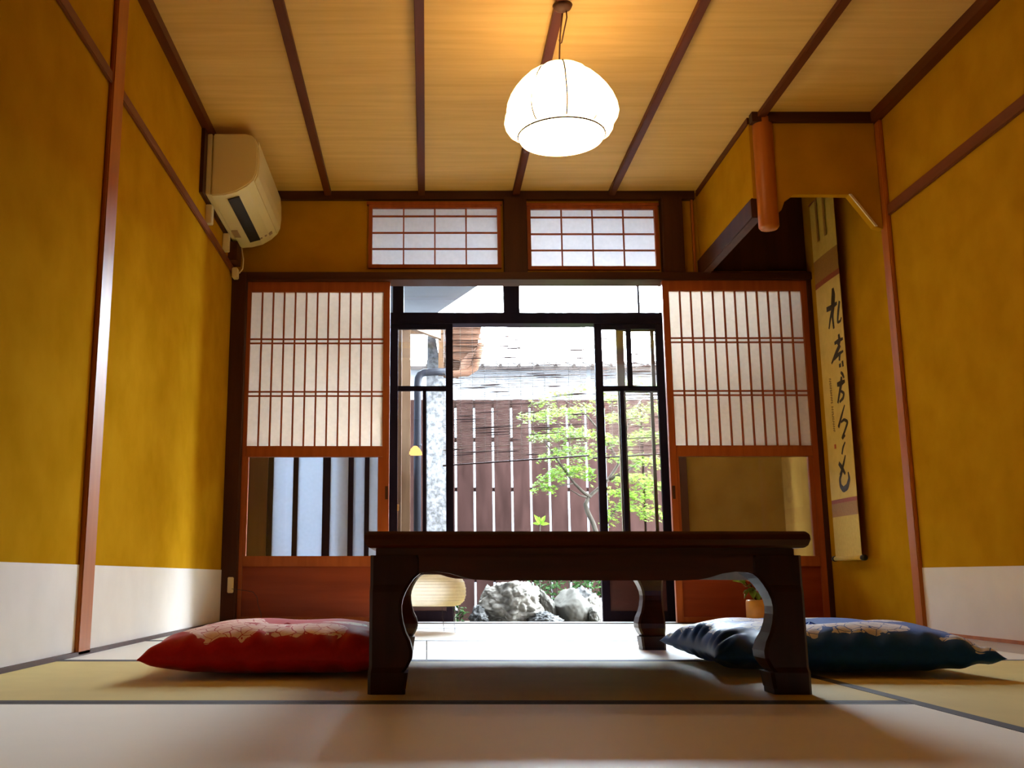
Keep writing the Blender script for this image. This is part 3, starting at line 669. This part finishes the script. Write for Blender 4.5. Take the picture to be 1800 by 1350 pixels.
# ------------------------------------------------------------------ paper floor lantern
LX, LY = .015, 4.36
ln = thing('floor_lantern', 'small ribbed paper floor lantern on thin black wire legs', 'lantern', (LX, LY, 0))
rr = [(.105, .101), (.126, .106), (.143, .122), (.150, .145), (.150, .175), (.144, .200), (.130, .220), (.105, .231)]
prof = []
for i in range(len(rr)-1):
    for q in range(4):
        t = q/4; z = rr[i][1]*(1-t)+rr[i+1][1]*t; rad = rr[i][0]*(1-t)+rr[i+1][0]*t
        prof.append((rad + (.0016 if q % 2 == 0 else 0), z))
prof.append(rr[-1])
part(MB().lathe(prof, (LX, LY), 48), 'paper_shade', M['washi2'], ln, smooth=False)
for z, rad in ((.1005, .105), (.2315, .105)):
    ri = MB(); ri.tube([(LX+rad*math.cos(i*math.pi/20), LY+rad*math.sin(i*math.pi/20), z) for i in range(41)], .0016, 6, False)
    part(ri, 'wire_ring', M['black'], ln)
for a, foot in ((300, (.072, 4.27)), (350, (.115, 4.19)), (150, (-.09, 4.44))):
    tp = (LX+.095*math.cos(R(a)), LY+.095*math.sin(R(a)), .102)
    part(MB().tube([(tp[0], tp[1], .20), tp, (foot[0], foot[1], 0.001)], .0014, 6), 'leg', M['black'], ln)

# ------------------------------------------------------------------ verandah (engawa) beyond the shoji
YG = 5.95
struct(MB().box(XL-.1, 2.1, 5.115, 5.92, -.10, -.04), 'floor_verandah', M['deck'])
struct(MB().box(XL-.1, 2.1, 5.11, 6.0, 2.26, 2.30), 'ceiling_verandah', M['eave'])
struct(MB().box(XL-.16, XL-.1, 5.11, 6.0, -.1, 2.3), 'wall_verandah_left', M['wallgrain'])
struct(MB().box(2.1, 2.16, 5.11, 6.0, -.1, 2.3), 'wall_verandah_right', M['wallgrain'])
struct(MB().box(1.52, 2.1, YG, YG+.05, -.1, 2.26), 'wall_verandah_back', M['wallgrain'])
struct(MB().box(1.425, 1.525, YG-.05, YG+.05, -.1, 2.26), 'trim_30', M['dark'])
struct(MB().box(XL-.1, -.93, YG-.05, YG+.05, -.1, 2.26), 'trim_31', M['dark'])
struct(MB().box(XL-.1, 1.43, YG-.05, YG+.05, 1.722, 1.789), 'trim_32', M['door'])
struct(MB().box(.467, .564, YG-.03, YG+.03, 1.789, 2.26), 'trim_33', M['door'])
struct(MB().box(-.205, -.139, YG-.03, YG+.03, 1.789, 2.26), 'trim_34', M['door'])
struct(MB().box(1.285, 1.297, YG-.01, YG+.02, 1.789, 2.26), 'trim_35', M['door'])
struct(MB().box(XL-.1, 1.43, YG-.05, YG+.08, -.10, -.035), 'trim_36', M['dark'])
for n, (a, b) in enumerate(((XL-.1, -.205), (-.139, .467), (.564, 1.425)), 5):
    struct(MB().box(a, b, YG-.003, YG+.003, 1.789, 2.26), 'window_%d' % n, M['glass'] if n > 5 else M['frost'])  # unseen upper part extended so daylight reaches the paper of the room transoms

def glass_door(n, x0, x1, y, stile, horiz, verts_top, verts_low, board_top, m, lit=None, lw=.012, glass='glass', ledge=None):
    root = bpy.data.objects.new('door_%d' % n, None); COL.objects.link(root); root['kind'] = 'structure'
    root.location = ((x0+x1)/2, y, -.035)
    f = MB(); y0, y1 = y-.014, y+.014; zt = 1.722
    f.box(x0, x0+stile, y0, y1, -.035, zt); f.box(x1-stile, x1, y0, y1, -.035, zt)
    f.box(x0+stile, x1-stile, y0, y1, zt-.03, zt)
    f.box(x0+stile, x1-stile, y0, y1, -.035, .03)
    if board_top: f.box(x0+stile, x1-stile, y0, y1, board_top-.03, board_top)
    part(f, 'frame', m, root, bevel=.002)
    b = MB(); lo = board_top or .03
    if horiz: b.box(x0+stile, x1-stile, y0+.006, y1-.006, horiz-.015, horiz+.015)
    for x, wd_ in verts_top: b.box(x, x+wd_, y0+.006, y1-.006, horiz or lo, zt-.03)
    for x, wd_ in verts_low: b.box(x, x+wd_, y0+.006, y1-.006, lo, horiz or zt-.03)
    if b.v: part(b, 'glazing_bars', m, root)
    part(MB().box(x0+stile, x1-stile, y-.002, y+.002, lo, zt-.03), 'glass_pane', M[glass], root)
    if board_top: part(MB().box(x0+stile, x1-stile, y-.005, y+.005, .03, board_top-.03), 'lower_board', M['plinth'], root)
    return root
glass_door(3, -.215, .157, YG-.02, .043, 1.327, [], [(-.024, .022)], .30, M['door'])
glass_door(4, 1.010, 1.425, YG-.02, .045, 1.327, [(1.203, .03)], [(1.153, .024)], .316, M['door'])
glass_door(5, 1.150, 1.520, YG+.025, .045, 1.327, [(1.36, .02)], [(1.345, .018)], .316, M['doorl'])
glass_door(6, -.93, -.43, YG-.02, .03, None, [], [(-.784, .03), (-.61, .045)], None, M['door'], glass='frost')
glass_door(7, -.55, -.20, YG+.025, .03, None, [], [(-.46, .028), (-.367, .028)], None, M['door'], glass='frost')

# ------------------------------------------------------------------ garden
gs = struct(MB().box(-4, 6, 6.03, 14, -.3, -.12), 'ground', M['soil'])

def fence():
    r = thing('board_fence', 'dark brown vertical board fence with slim gaps behind the garden rocks', 'fence', (.9, 8.2, -.12))
    b = MB(); random.seed(2); x = -1.14; pitch = .1525
    xs = .228 + .009 - pitch*9
    for i in range(26):
        a = xs + i*pitch + .009; c = a + pitch - .018
        b.box(a, c, 8.19+random.uniform(-.002, .002), 8.205, -.12, 1.656)
    part(b, 'boards', M['fence'], r)
    for z0, z1 in ((1.594, 1.656), (1.311, 1.344), (.905, .935), (.18, .21)):
        part(MB().box(xs, xs+26*pitch, 8.206, 8.236, z0, z1), 'rail', M['fence'], r)
    for x in (xs+.05, 1.75, xs+26*pitch-.1):
        part(MB().box(x, x+.07, 8.237, 8.307, -.12, 1.66), 'post', M['fence'], r)
fence()

nb = thing('neighbour_house', 'white rendered neighbouring house behind the board fence', 'house', (1, 10.2, -.12))
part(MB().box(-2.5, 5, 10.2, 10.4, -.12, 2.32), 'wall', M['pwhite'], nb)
tl = MB()
tl.prism([(9.95, 2.27), (10.6, 2.45), (10.6, 2.49), (9.95, 2.31)], 'X', -2.5, 5)
for i in range(40):
    x = -2.4 + i*.185; tl.tube([(x, 9.93, 2.312), (x, 10.6, 2.497)], .018, 6)
part(tl, 'tiled_eave', M['tiles'], nb)
part(MB().box(-2.5, 5, 10.6, 10.7, 2.3, 2.47), 'ridge_beam', M['pwhite'], nb)

def blind(label, x0, x1, zl, zr, zt, y, seed):
    r = thing('bamboo_blind', label, 'blind', ((x0+x1)/2, y, zt), 'bamboo blinds hanging over the garden doors')
    random.seed(seed); s = MB(); n = 118
    for i in range(n):
        t = i/n; bow = lambda q: random.uniform(-.0018, .0018)
        a = zl + (zt-zl)*t; b = zr + (zt-zr)*t
        rad = random.choice((.0008, .0009, .0011, .0014, .0019))
        m_ = 7; pts = []
        c = random.uniform(-.003, .003)
        for k_ in range(m_+1):
            q = k_/m_; pts.append((x0+(x1-x0)*q, y+random.uniform(-.001, .001), a+(b-a)*q + c*math.sin(q*math.pi) + random.uniform(-.0009, .0009)))
        s.tube(pts, rad, 4, False)
    part(s, 'slats', M['bamboo'], r, kind='stuff'); s = MB()
    for _ in range(int(62*(x1-x0))):
        a = random.uniform(zl, zt); xa = random.uniform(x0, x1-.1); xb = min(x1, xa+random.uniform(.05, .30)); d_ = (zr-zl)/(x1-x0)*(1-(a-zl)/(zt-zl))
        s.tube([(xa+(xb-xa)*k_/4, y-.002, a+(xa-x0)*d_+(xb-xa)*k_/4*d_+random.uniform(-.0012, .0012)) for k_ in range(5)], [.0012, .0030, .0038, .0030, .0012], 5, False)
    part(s, 'dark_slats', M['rod'], r, kind='stuff')
    th = MB(); k_ = max(2, int((x1-x0)/.075))
    for i in range(k_):
        q = (i+.5)/k_; x = x0+(x1-x0)*q; th.box(x-.0012, x+.0012, y-.004, y-.002, zl+(zr-zl)*q, zt)
    part(th, 'threads', M['thread'], r)
    part(MB().tube([(x0, y, zl-.003), (x1, y, zr-.003)], .0052, 8), 'bottom_rod', M['rod'], r)
blind('split bamboo blind with a slanting lower edge across the middle garden opening', .10, 1.010, .903, .966, 1.86, 6.25, 1)
blind('narrower split bamboo blind hanging behind the side glass doors', 1.035, 1.62, .950, .985, 1.86, 6.25, 5)

# wing of the house, with its eave, drainpipe and stucco pier
wg = thing('house_wing', 'timber-framed wing of the house beyond the narrow glass door', 'house', (-.25, 7.0, -.12))
part(MB().box(-.60, -.205, 6.15, 7.6, -.12, 2.15), 'wall', M['stucco'], wg)
fr = MB(); fr.box(-.205, -.155, 6.12, 6.17, -.12, 2.0); fr.box(-.205, -.108, 6.60, 6.64, -.12, 1.90); fr.box(-.205, -.165, 7.35, 7.41, -.12, 2.0); fr.box(-.205, -.170, 6.17, 7.41, .85, .90); fr.box(-.205, -.160, 6.12, 7.41, 1.86, 1.93)
part(fr, 'timber_frame', M['wingwood'], wg)
part(MB().box(-.203, -.190, 6.17, 7.35, .90, 1.86), 'window_pane', M['frost'], wg)
ev = MB()
ev.prism([(-.6, 6.1), (.50, 6.1), (.45, 6.9), (.36, 7.1), (.065, 7.9), (-.6, 8.2)], 'Z', 2.30, 2.36)
part(ev, 'glow_edge_slab', M['glowedge'], wg)  # added slab, its slanting edge shaped after the rim of the sky glow
rf = MB()
rf.add([(-.205, 6.45, 1.87), (-.205, 6.52, 1.87), (.10, 6.98, 1.87), (.10, 6.92, 1.87), (-.205, 6.45, 1.93), (-.205, 6.52, 1.93), (.10, 6.98, 1.95), (.10, 6.92, 1.95)],
       [(0, 3, 2, 1), (4, 5, 6, 7), (0, 1, 5, 4), (1, 2, 6, 5), (2, 3, 7, 6), (3, 0, 4, 7)])
rf.box(-.205, .12, 7.05, 7.09, 1.94, 2.0)
part(rf, 'eave_beams', M['wingwood'], wg)
st = MB()
n = 10
st.add([(-.005, 7.25, -.12), (.150, 7.25, -.12), (.150, 7.40, -.12), (-.005, 7.40, -.12), (-.003, 7.25, 1.45), (.147, 7.25, 1.45), (.147, 7.40, 1.45), (-.003, 7.40, 1.45), (.008, 7.25, 2.06), (.052, 7.25, 2.06), (.052, 7.40, 2.06), (.008, 7.40, 2.06)],
       [(3, 2, 1, 0), (0, 1, 5, 4), (1, 2, 6, 5), (2, 3, 7, 6), (3, 0, 4, 7), (4, 5, 9, 8), (5, 6, 10, 9), (6, 7, 11, 10), (7, 4, 8, 11), (8, 9, 10, 11)])
tag(st.build('stucco_pier', M['stucco'], bevel=.006), 'rough grey stucco pier narrowing to its top beyond the narrow glass door', 'pier')
pp = thing('drainpipe', 'dark grey drainpipe bending towards the brown gutter', 'drainpipe', (-.064, 7.0, -.12))
part(MB().tube([(-.064, 7.0, -.12), (-.064, 7.0, 1.56), (-.060, 7.0, 1.60), (-.046, 7.0, 1.628), (-.02, 7.0, 1.642), (.06, 7.02, 1.652), (.16, 7.05, 1.66)], .026, 14), 'pipe', M['pipe'], pp, smooth=True)
part(MB().tube([(-.064, 7.0, 1.12), (-.064, 7.0, 1.135)], .030, 14), 'bracket', M['pipe'], pp)
gt = thing('gutter_eave', 'brown timber eave end with a gutter seen through the blind', 'eave', (.28, 7.2, 1.64))
part(MB().tube([(.13, 7.1, 1.645), (.22, 7.15, 1.665), (.30, 7.2, 1.685), (.345, 7.2, 1.72), (.37, 7.2, 1.80), (.40, 7.2, 1.90)], [.024, .026, .028, .034, .030, .024], 12), 'gutter', M['eave'], gt, smooth=True)
e2 = MB(); e2.prism([(.13, 1.80), (.25, 1.775), (.30, 1.83), (.37, 1.88), (.42, 2.10), (.13, 2.10)], 'Y', 7.22, 7.9)
for i in range(6): e2.box(.13, .40, 7.205, 7.22, 1.84+i*.045, 1.855+i*.045)
part(e2, 'boarding', M['eave'], gt)
part(MB().box(.085, .125, 7.16, 7.22, 1.66, 2.12), 'end_post', M['wingwood'], gt)
gl_ = thing('lamp_reflection', 'small glowing orange shape put in for a lamp reflection beside the drainpipe', 'lamp', (-.075, 6.6, 1.04))
part(MB().lathe([(.001, 1.072), (.012, 1.070), (.030, 1.052), (.044, 1.030), (.046, 1.012), (.001, 1.008)], (-.075, 6.62), 20), 'shade', M['lampreflect'], gl_, smooth=True)  # glowing body stands in for a lamp reflected in glass
part(MB().tube([(-.115, 6.62, 1.045), (-.19, 6.62, 1.045)], .006, 6), 'bracket', M['brass'], gl_)  # invented fixing for the reflection shape

# rocks
def rock(label, x0, x1, z1, y, m, seed, ry=.16, z0=-.13, rough=.22, fr_=2.2, ico=5, tilt=0, cut=None):
    bm = bmesh.new(); bmesh.ops.create_icosphere(bm, subdivisions=ico, radius=1)
    rx = (x1-x0)/2; rz = (z1-z0)/2; c = Vector(((x0+x1)/2, y, (z0+z1)/2)); sd = Vector((seed*3.1, seed*1.7, seed*.9))
    random.seed(seed)
    planes = [(Vector((random.uniform(-1, 1), random.uniform(-1, 1), random.uniform(-.6, 1))).normalized(), random.uniform(.70, .90)) for _ in range(9)]
    for v in bm.verts:
        p = v.co.copy()
        for nrm, d in planes:
            k_ = p.dot(nrm) - d
            if k_ > 0: p -= nrm*k_*.9
        f = noise.fractal(p*fr_+sd, .7, 2.1, 5)
        rid = abs(noise.noise(p*fr_*1.9+sd*2))
        p = p*(1 + rough*f*.6 - rough*.45*(1-rid)**6)
        v.co = Vector((p.x*rx, p.y*ry, p.z*rz))
    # fit to the wanted width and height
    lo = Vector([min(v.co[i] for v in bm.verts) for i in range(3)]); hi = Vector([max(v.co[i] for v in bm.verts) for i in range(3)])
    for v in bm.verts:
        v.co.x = -rx + (v.co.x-lo.x)/(hi.x-lo.x)*2*rx; v.co.z = -rz + (v.co.z-lo.z)/(hi.z-lo.z)*2*rz
    if tilt: bmesh.ops.rotate(bm, verts=bm.verts, matrix=Matrix.Rotation(R(tilt), 3, 'Y'))
    me = bpy.data.meshes.new('garden_rock'); bm.to_mesh(me); bm.free()
    for p in me.polygons: p.use_smooth = True
    me.materials.append(m); o = bpy.data.objects.new('garden_rock', me); COL.objects.link(o); o.location = c
    tag(o, label, 'rock', 'garden rocks in front of the board fence'); return o
rock('largest pale craggy boulder in the middle of the garden rocks', .335, .800, .200, 6.95, M['rock'], 11, .20, rough=.27, fr_=1.5, ico=6)
rock('small pale upright rock behind the left shoulder of the craggy boulder', .365, .50, .170, 7.30, M['rock2'], 4, .10, rough=.2)
rock('small dark mottled rock at the foot of the fence left of the craggy boulder', .275, .42, .040, 6.86, M['rock3'], 7, .10, rough=.35)
rock('slim leaning pale rock between the craggy boulder and the round grey boulder', .745, .875, .150, 6.97, M['rock2'], 9, .09, rough=.2, tilt=-14)
rock('round smooth grey boulder on the right of the garden rocks', .840, 1.120, .150, 6.98, M['rock2'], 14, .17, rough=.12, fr_=1.2)
rock('low flat mottled rock in front of the gap between the boulders', .655, .905, .004, 6.80, M['rock3'], 17, .10, rough=.35, z0=-.14)
rock('small tan rock beside the dark door panel behind the round grey boulder', 1.075, 1.22, .105, 7.08, M['rock'], 21, .10, rough=.25)
rock('mossy broken rock at the back among the shrub leaves', .95, 1.25, .165, 7.25, M['rock3'], 25, .12, rough=.35)
rock('small pale rock low at the right end next to the dark door panel', 1.07, 1.18, .03, 6.88, M['rock2'], 29, .08, rough=.2)

# maple
tr = thing('maple_tree', 'young maple with layered yellow-green leaves in front of the fence', 'tree', (1.24, 7.35, -.12))
tk = MB()
tk.tube([(1.27, 7.36, -.12), (1.25, 7.36, .25), (1.24, 7.35, .48), (1.205, 7.35, .60), (1.165, 7.34, .68), (1.15, 7.34, .735), (1.175, 7.35, .79), (1.235, 7.36, .84), (1.33, 7.38, .92), (1.42, 7.4, 1.05), (1.46, 7.4, 1.25)], [.022, .020, .018, .017, .018, .016, .014, .013, .012, .010, .006], 10)
tk.tube([(1.19, 7.35, .79), (1.13, 7.33, .83), (1.07, 7.32, .89), (1.01, 7.30, .965), (.93, 7.28, 1.08), (.85, 7.26, 1.20)], [.014, .012, .010, .009, .007, .004], 8)
tk.tube([(1.16, 7.34, .79), (1.11, 7.32, .80), (1.04, 7.31, .84)], [.008, .006, .003], 6)
tk.tube([(1.07, 7.32, .89), (.98, 7.3, .87), (.88, 7.3, .86), (.80, 7.3, .84)], [.006, .005, .004, .002], 6)
tk.tube([(1.33, 7.38, .92), (1.45, 7.36, .97), (1.56, 7.34, 1.05), (1.70, 7.3, 1.10)], [.012, .010, .007, .004], 8)
tk.tube([(1.27, 7.36, .55), (1.36, 7.3, .70), (1.44, 7.25, .78)], [.012, .009, .005], 8)
tk.tube([(1.42, 7.4, 1.05), (1.30, 7.36, 1.25), (1.15, 7.33, 1.42), (1.0, 7.3, 1.5)], [.010, .008, .006, .003], 8)
tk.tube([(1.46, 7.4, 1.25), (1.55, 7.4, 1.45), (1.65, 7.4, 1.6)], [.008, .006, .003], 8)
part(tk, 'trunk', M['bark'], tr, smooth=True)
random.seed(31); lv = MB()
def maple_leaf(mb, p, s):
    a0 = random.uniform(0, 6.28); tl_ = Vector((random.uniform(-.6, .6), random.uniform(-.9, .3), 1)).normalized()
    u = tl_.cross(Vector((math.cos(a0), math.sin(a0), .1))).normalized(); w_ = tl_.cross(u)
    pts = [p]; 
    for i in range(10):
        a = R(-125 + 250*i/9); rad = s*(1.0 - .25*abs(i-4.5)/4.5) if i % 2 == 0 else s*.38
        pts.append(p + (u*math.cos(a) + w_*math.sin(a))*rad - tl_*rad*.18)
    mb.add(pts, [(0, i, i+1) for i in range(1, 10)])
pads = []
for (x, y, z, rx_, n_) in ((.84, 7.28, .87, .09, 46), (.90, 7.28, .935, .11, 55), (.99, 7.3, .99, .13, 75), (1.10, 7.3, 1.0, .12, 75), (.93, 7.27, 1.10, .13, 75), (1.05, 7.28, 1.14, .15, 90), (1.18, 7.3, 1.10, .13, 80),
                    (.88, 7.27, 1.24, .15, 90), (1.03, 7.3, 1.28, .15, 95), (1.20, 7.3, 1.25, .16, 100), (.80, 7.26, 1.38, .14, 75), (.97, 7.3, 1.42, .16, 95), (1.14, 7.3, 1.44, .16, 95), (1.0, 7.3, 1.56, .13, 45), (.84, 7.3, 1.50, .10, 30), (1.20, 7.35, 1.60, .12, 40),
                    (1.16, 7.3, .95, .07, 25), (1.40, 7.2, .72, .13, 80), (1.36, 7.15, .82, .12, 75), (1.50, 7.2, .80, .13, 80), (1.48, 7.2, .93, .15, 95), (1.62, 7.25, .88, .14, 85), (1.62, 7.25, 1.05, .16, 95), (1.45, 7.25, 1.08, .14, 85), (1.36, 7.3, 1.2, .15, 80), (1.6, 7.3, 1.25, .18, 100), (1.45, 7.3, 1.38, .18, 90), (1.68, 7.3, 1.45, .18, 90), (1.35, 7.3, 1.52, .15, 55), (1.55, 7.3, 1.62, .18, 60), (1.58, 7.15, .68, .10, 55), (1.30, 7.2, .64, .07, 25)):
    for _ in range(int(n_*1.8)):
        a = random.uniform(0, 6.283); q = math.sqrt(random.random())
        p = Vector((x + math.cos(a)*q*rx_, y + math.sin(a)*q*rx_*.9, z + random.gauss(0, .020) - q*q*.030))
        maple_leaf(lv, p, random.uniform(.016, .030))
part(lv, 'foliage', M['leaf'], tr)

# shrubs
def shrub(name, label, cx, cy, rx_, ry_, z0, z1, n_, L, seed, grp='low shrubs among the garden rocks', m='leaf2', stems=6):
    r = thing(name, label, 'shrub', (cx, cy, -.12), grp); random.seed(seed)
    s = MB()
    for i in range(stems):
        x = cx + rx_*random.uniform(-.7, .7); y = cy + ry_*random.uniform(-.5, .5)
        s.tube([(cx+(x-cx)*.3, cy, -.13), (x, y, z0+(z1-z0)*.8)], .004, 5)
    part(s, 'stems', M['bark'], r)
    l = MB()
    for i in range(n_):
        a = random.uniform(0, 6.28); e = random.uniform(-.3, 1.0)
        p = (cx+rx_*random.uniform(-1, 1), cy+ry_*random.uniform(-1, 1), random.uniform(z0, z1))
        leafmesh(l, p, (math.cos(a), math.sin(a), e), (random.uniform(-.3, .3), random.uniform(-.6, .1), 1), L*random.uniform(.7, 1.2), L*.5)
    part(l, 'leaves', M[m], r)
shrub('leafy_shrub', 'low glossy green shrub along the top of the rocks behind the round boulder', .98, 7.42, .26, .12, .02, .235, 420, .045, 3)
shrub('leafy_shrub', 'small green plant at the left foot of the fence below the lantern', .215, 7.05, .05, .05, -.10, .02, 60, .035, 6)
sp = thing('young_sprig', 'single upright sprig with large fresh leaves just above the table edge', 'plant', (.80, 7.3, -.12))
part(MB().tube([(.80, 7.3, -.12), (.805, 7.3, .35), (.815, 7.3, .60)], .004, 6), 'stem', M['bark'], sp)
ls = MB()
for a, e, L in ((170, 60, .085), (30, 55, .08), (250, 20, .06), (200, 10, .06), (330, 5, .07), (100, 70, .06)):
    leafmesh(ls, (.815, 7.3, .59), (math.cos(R(a))*math.cos(R(e)), math.sin(R(a))*math.cos(R(e))*.4, math.sin(R(e))), (0, -1, .4), L, L*.42)
part(ls, 'leaves', M['leaf'], sp)
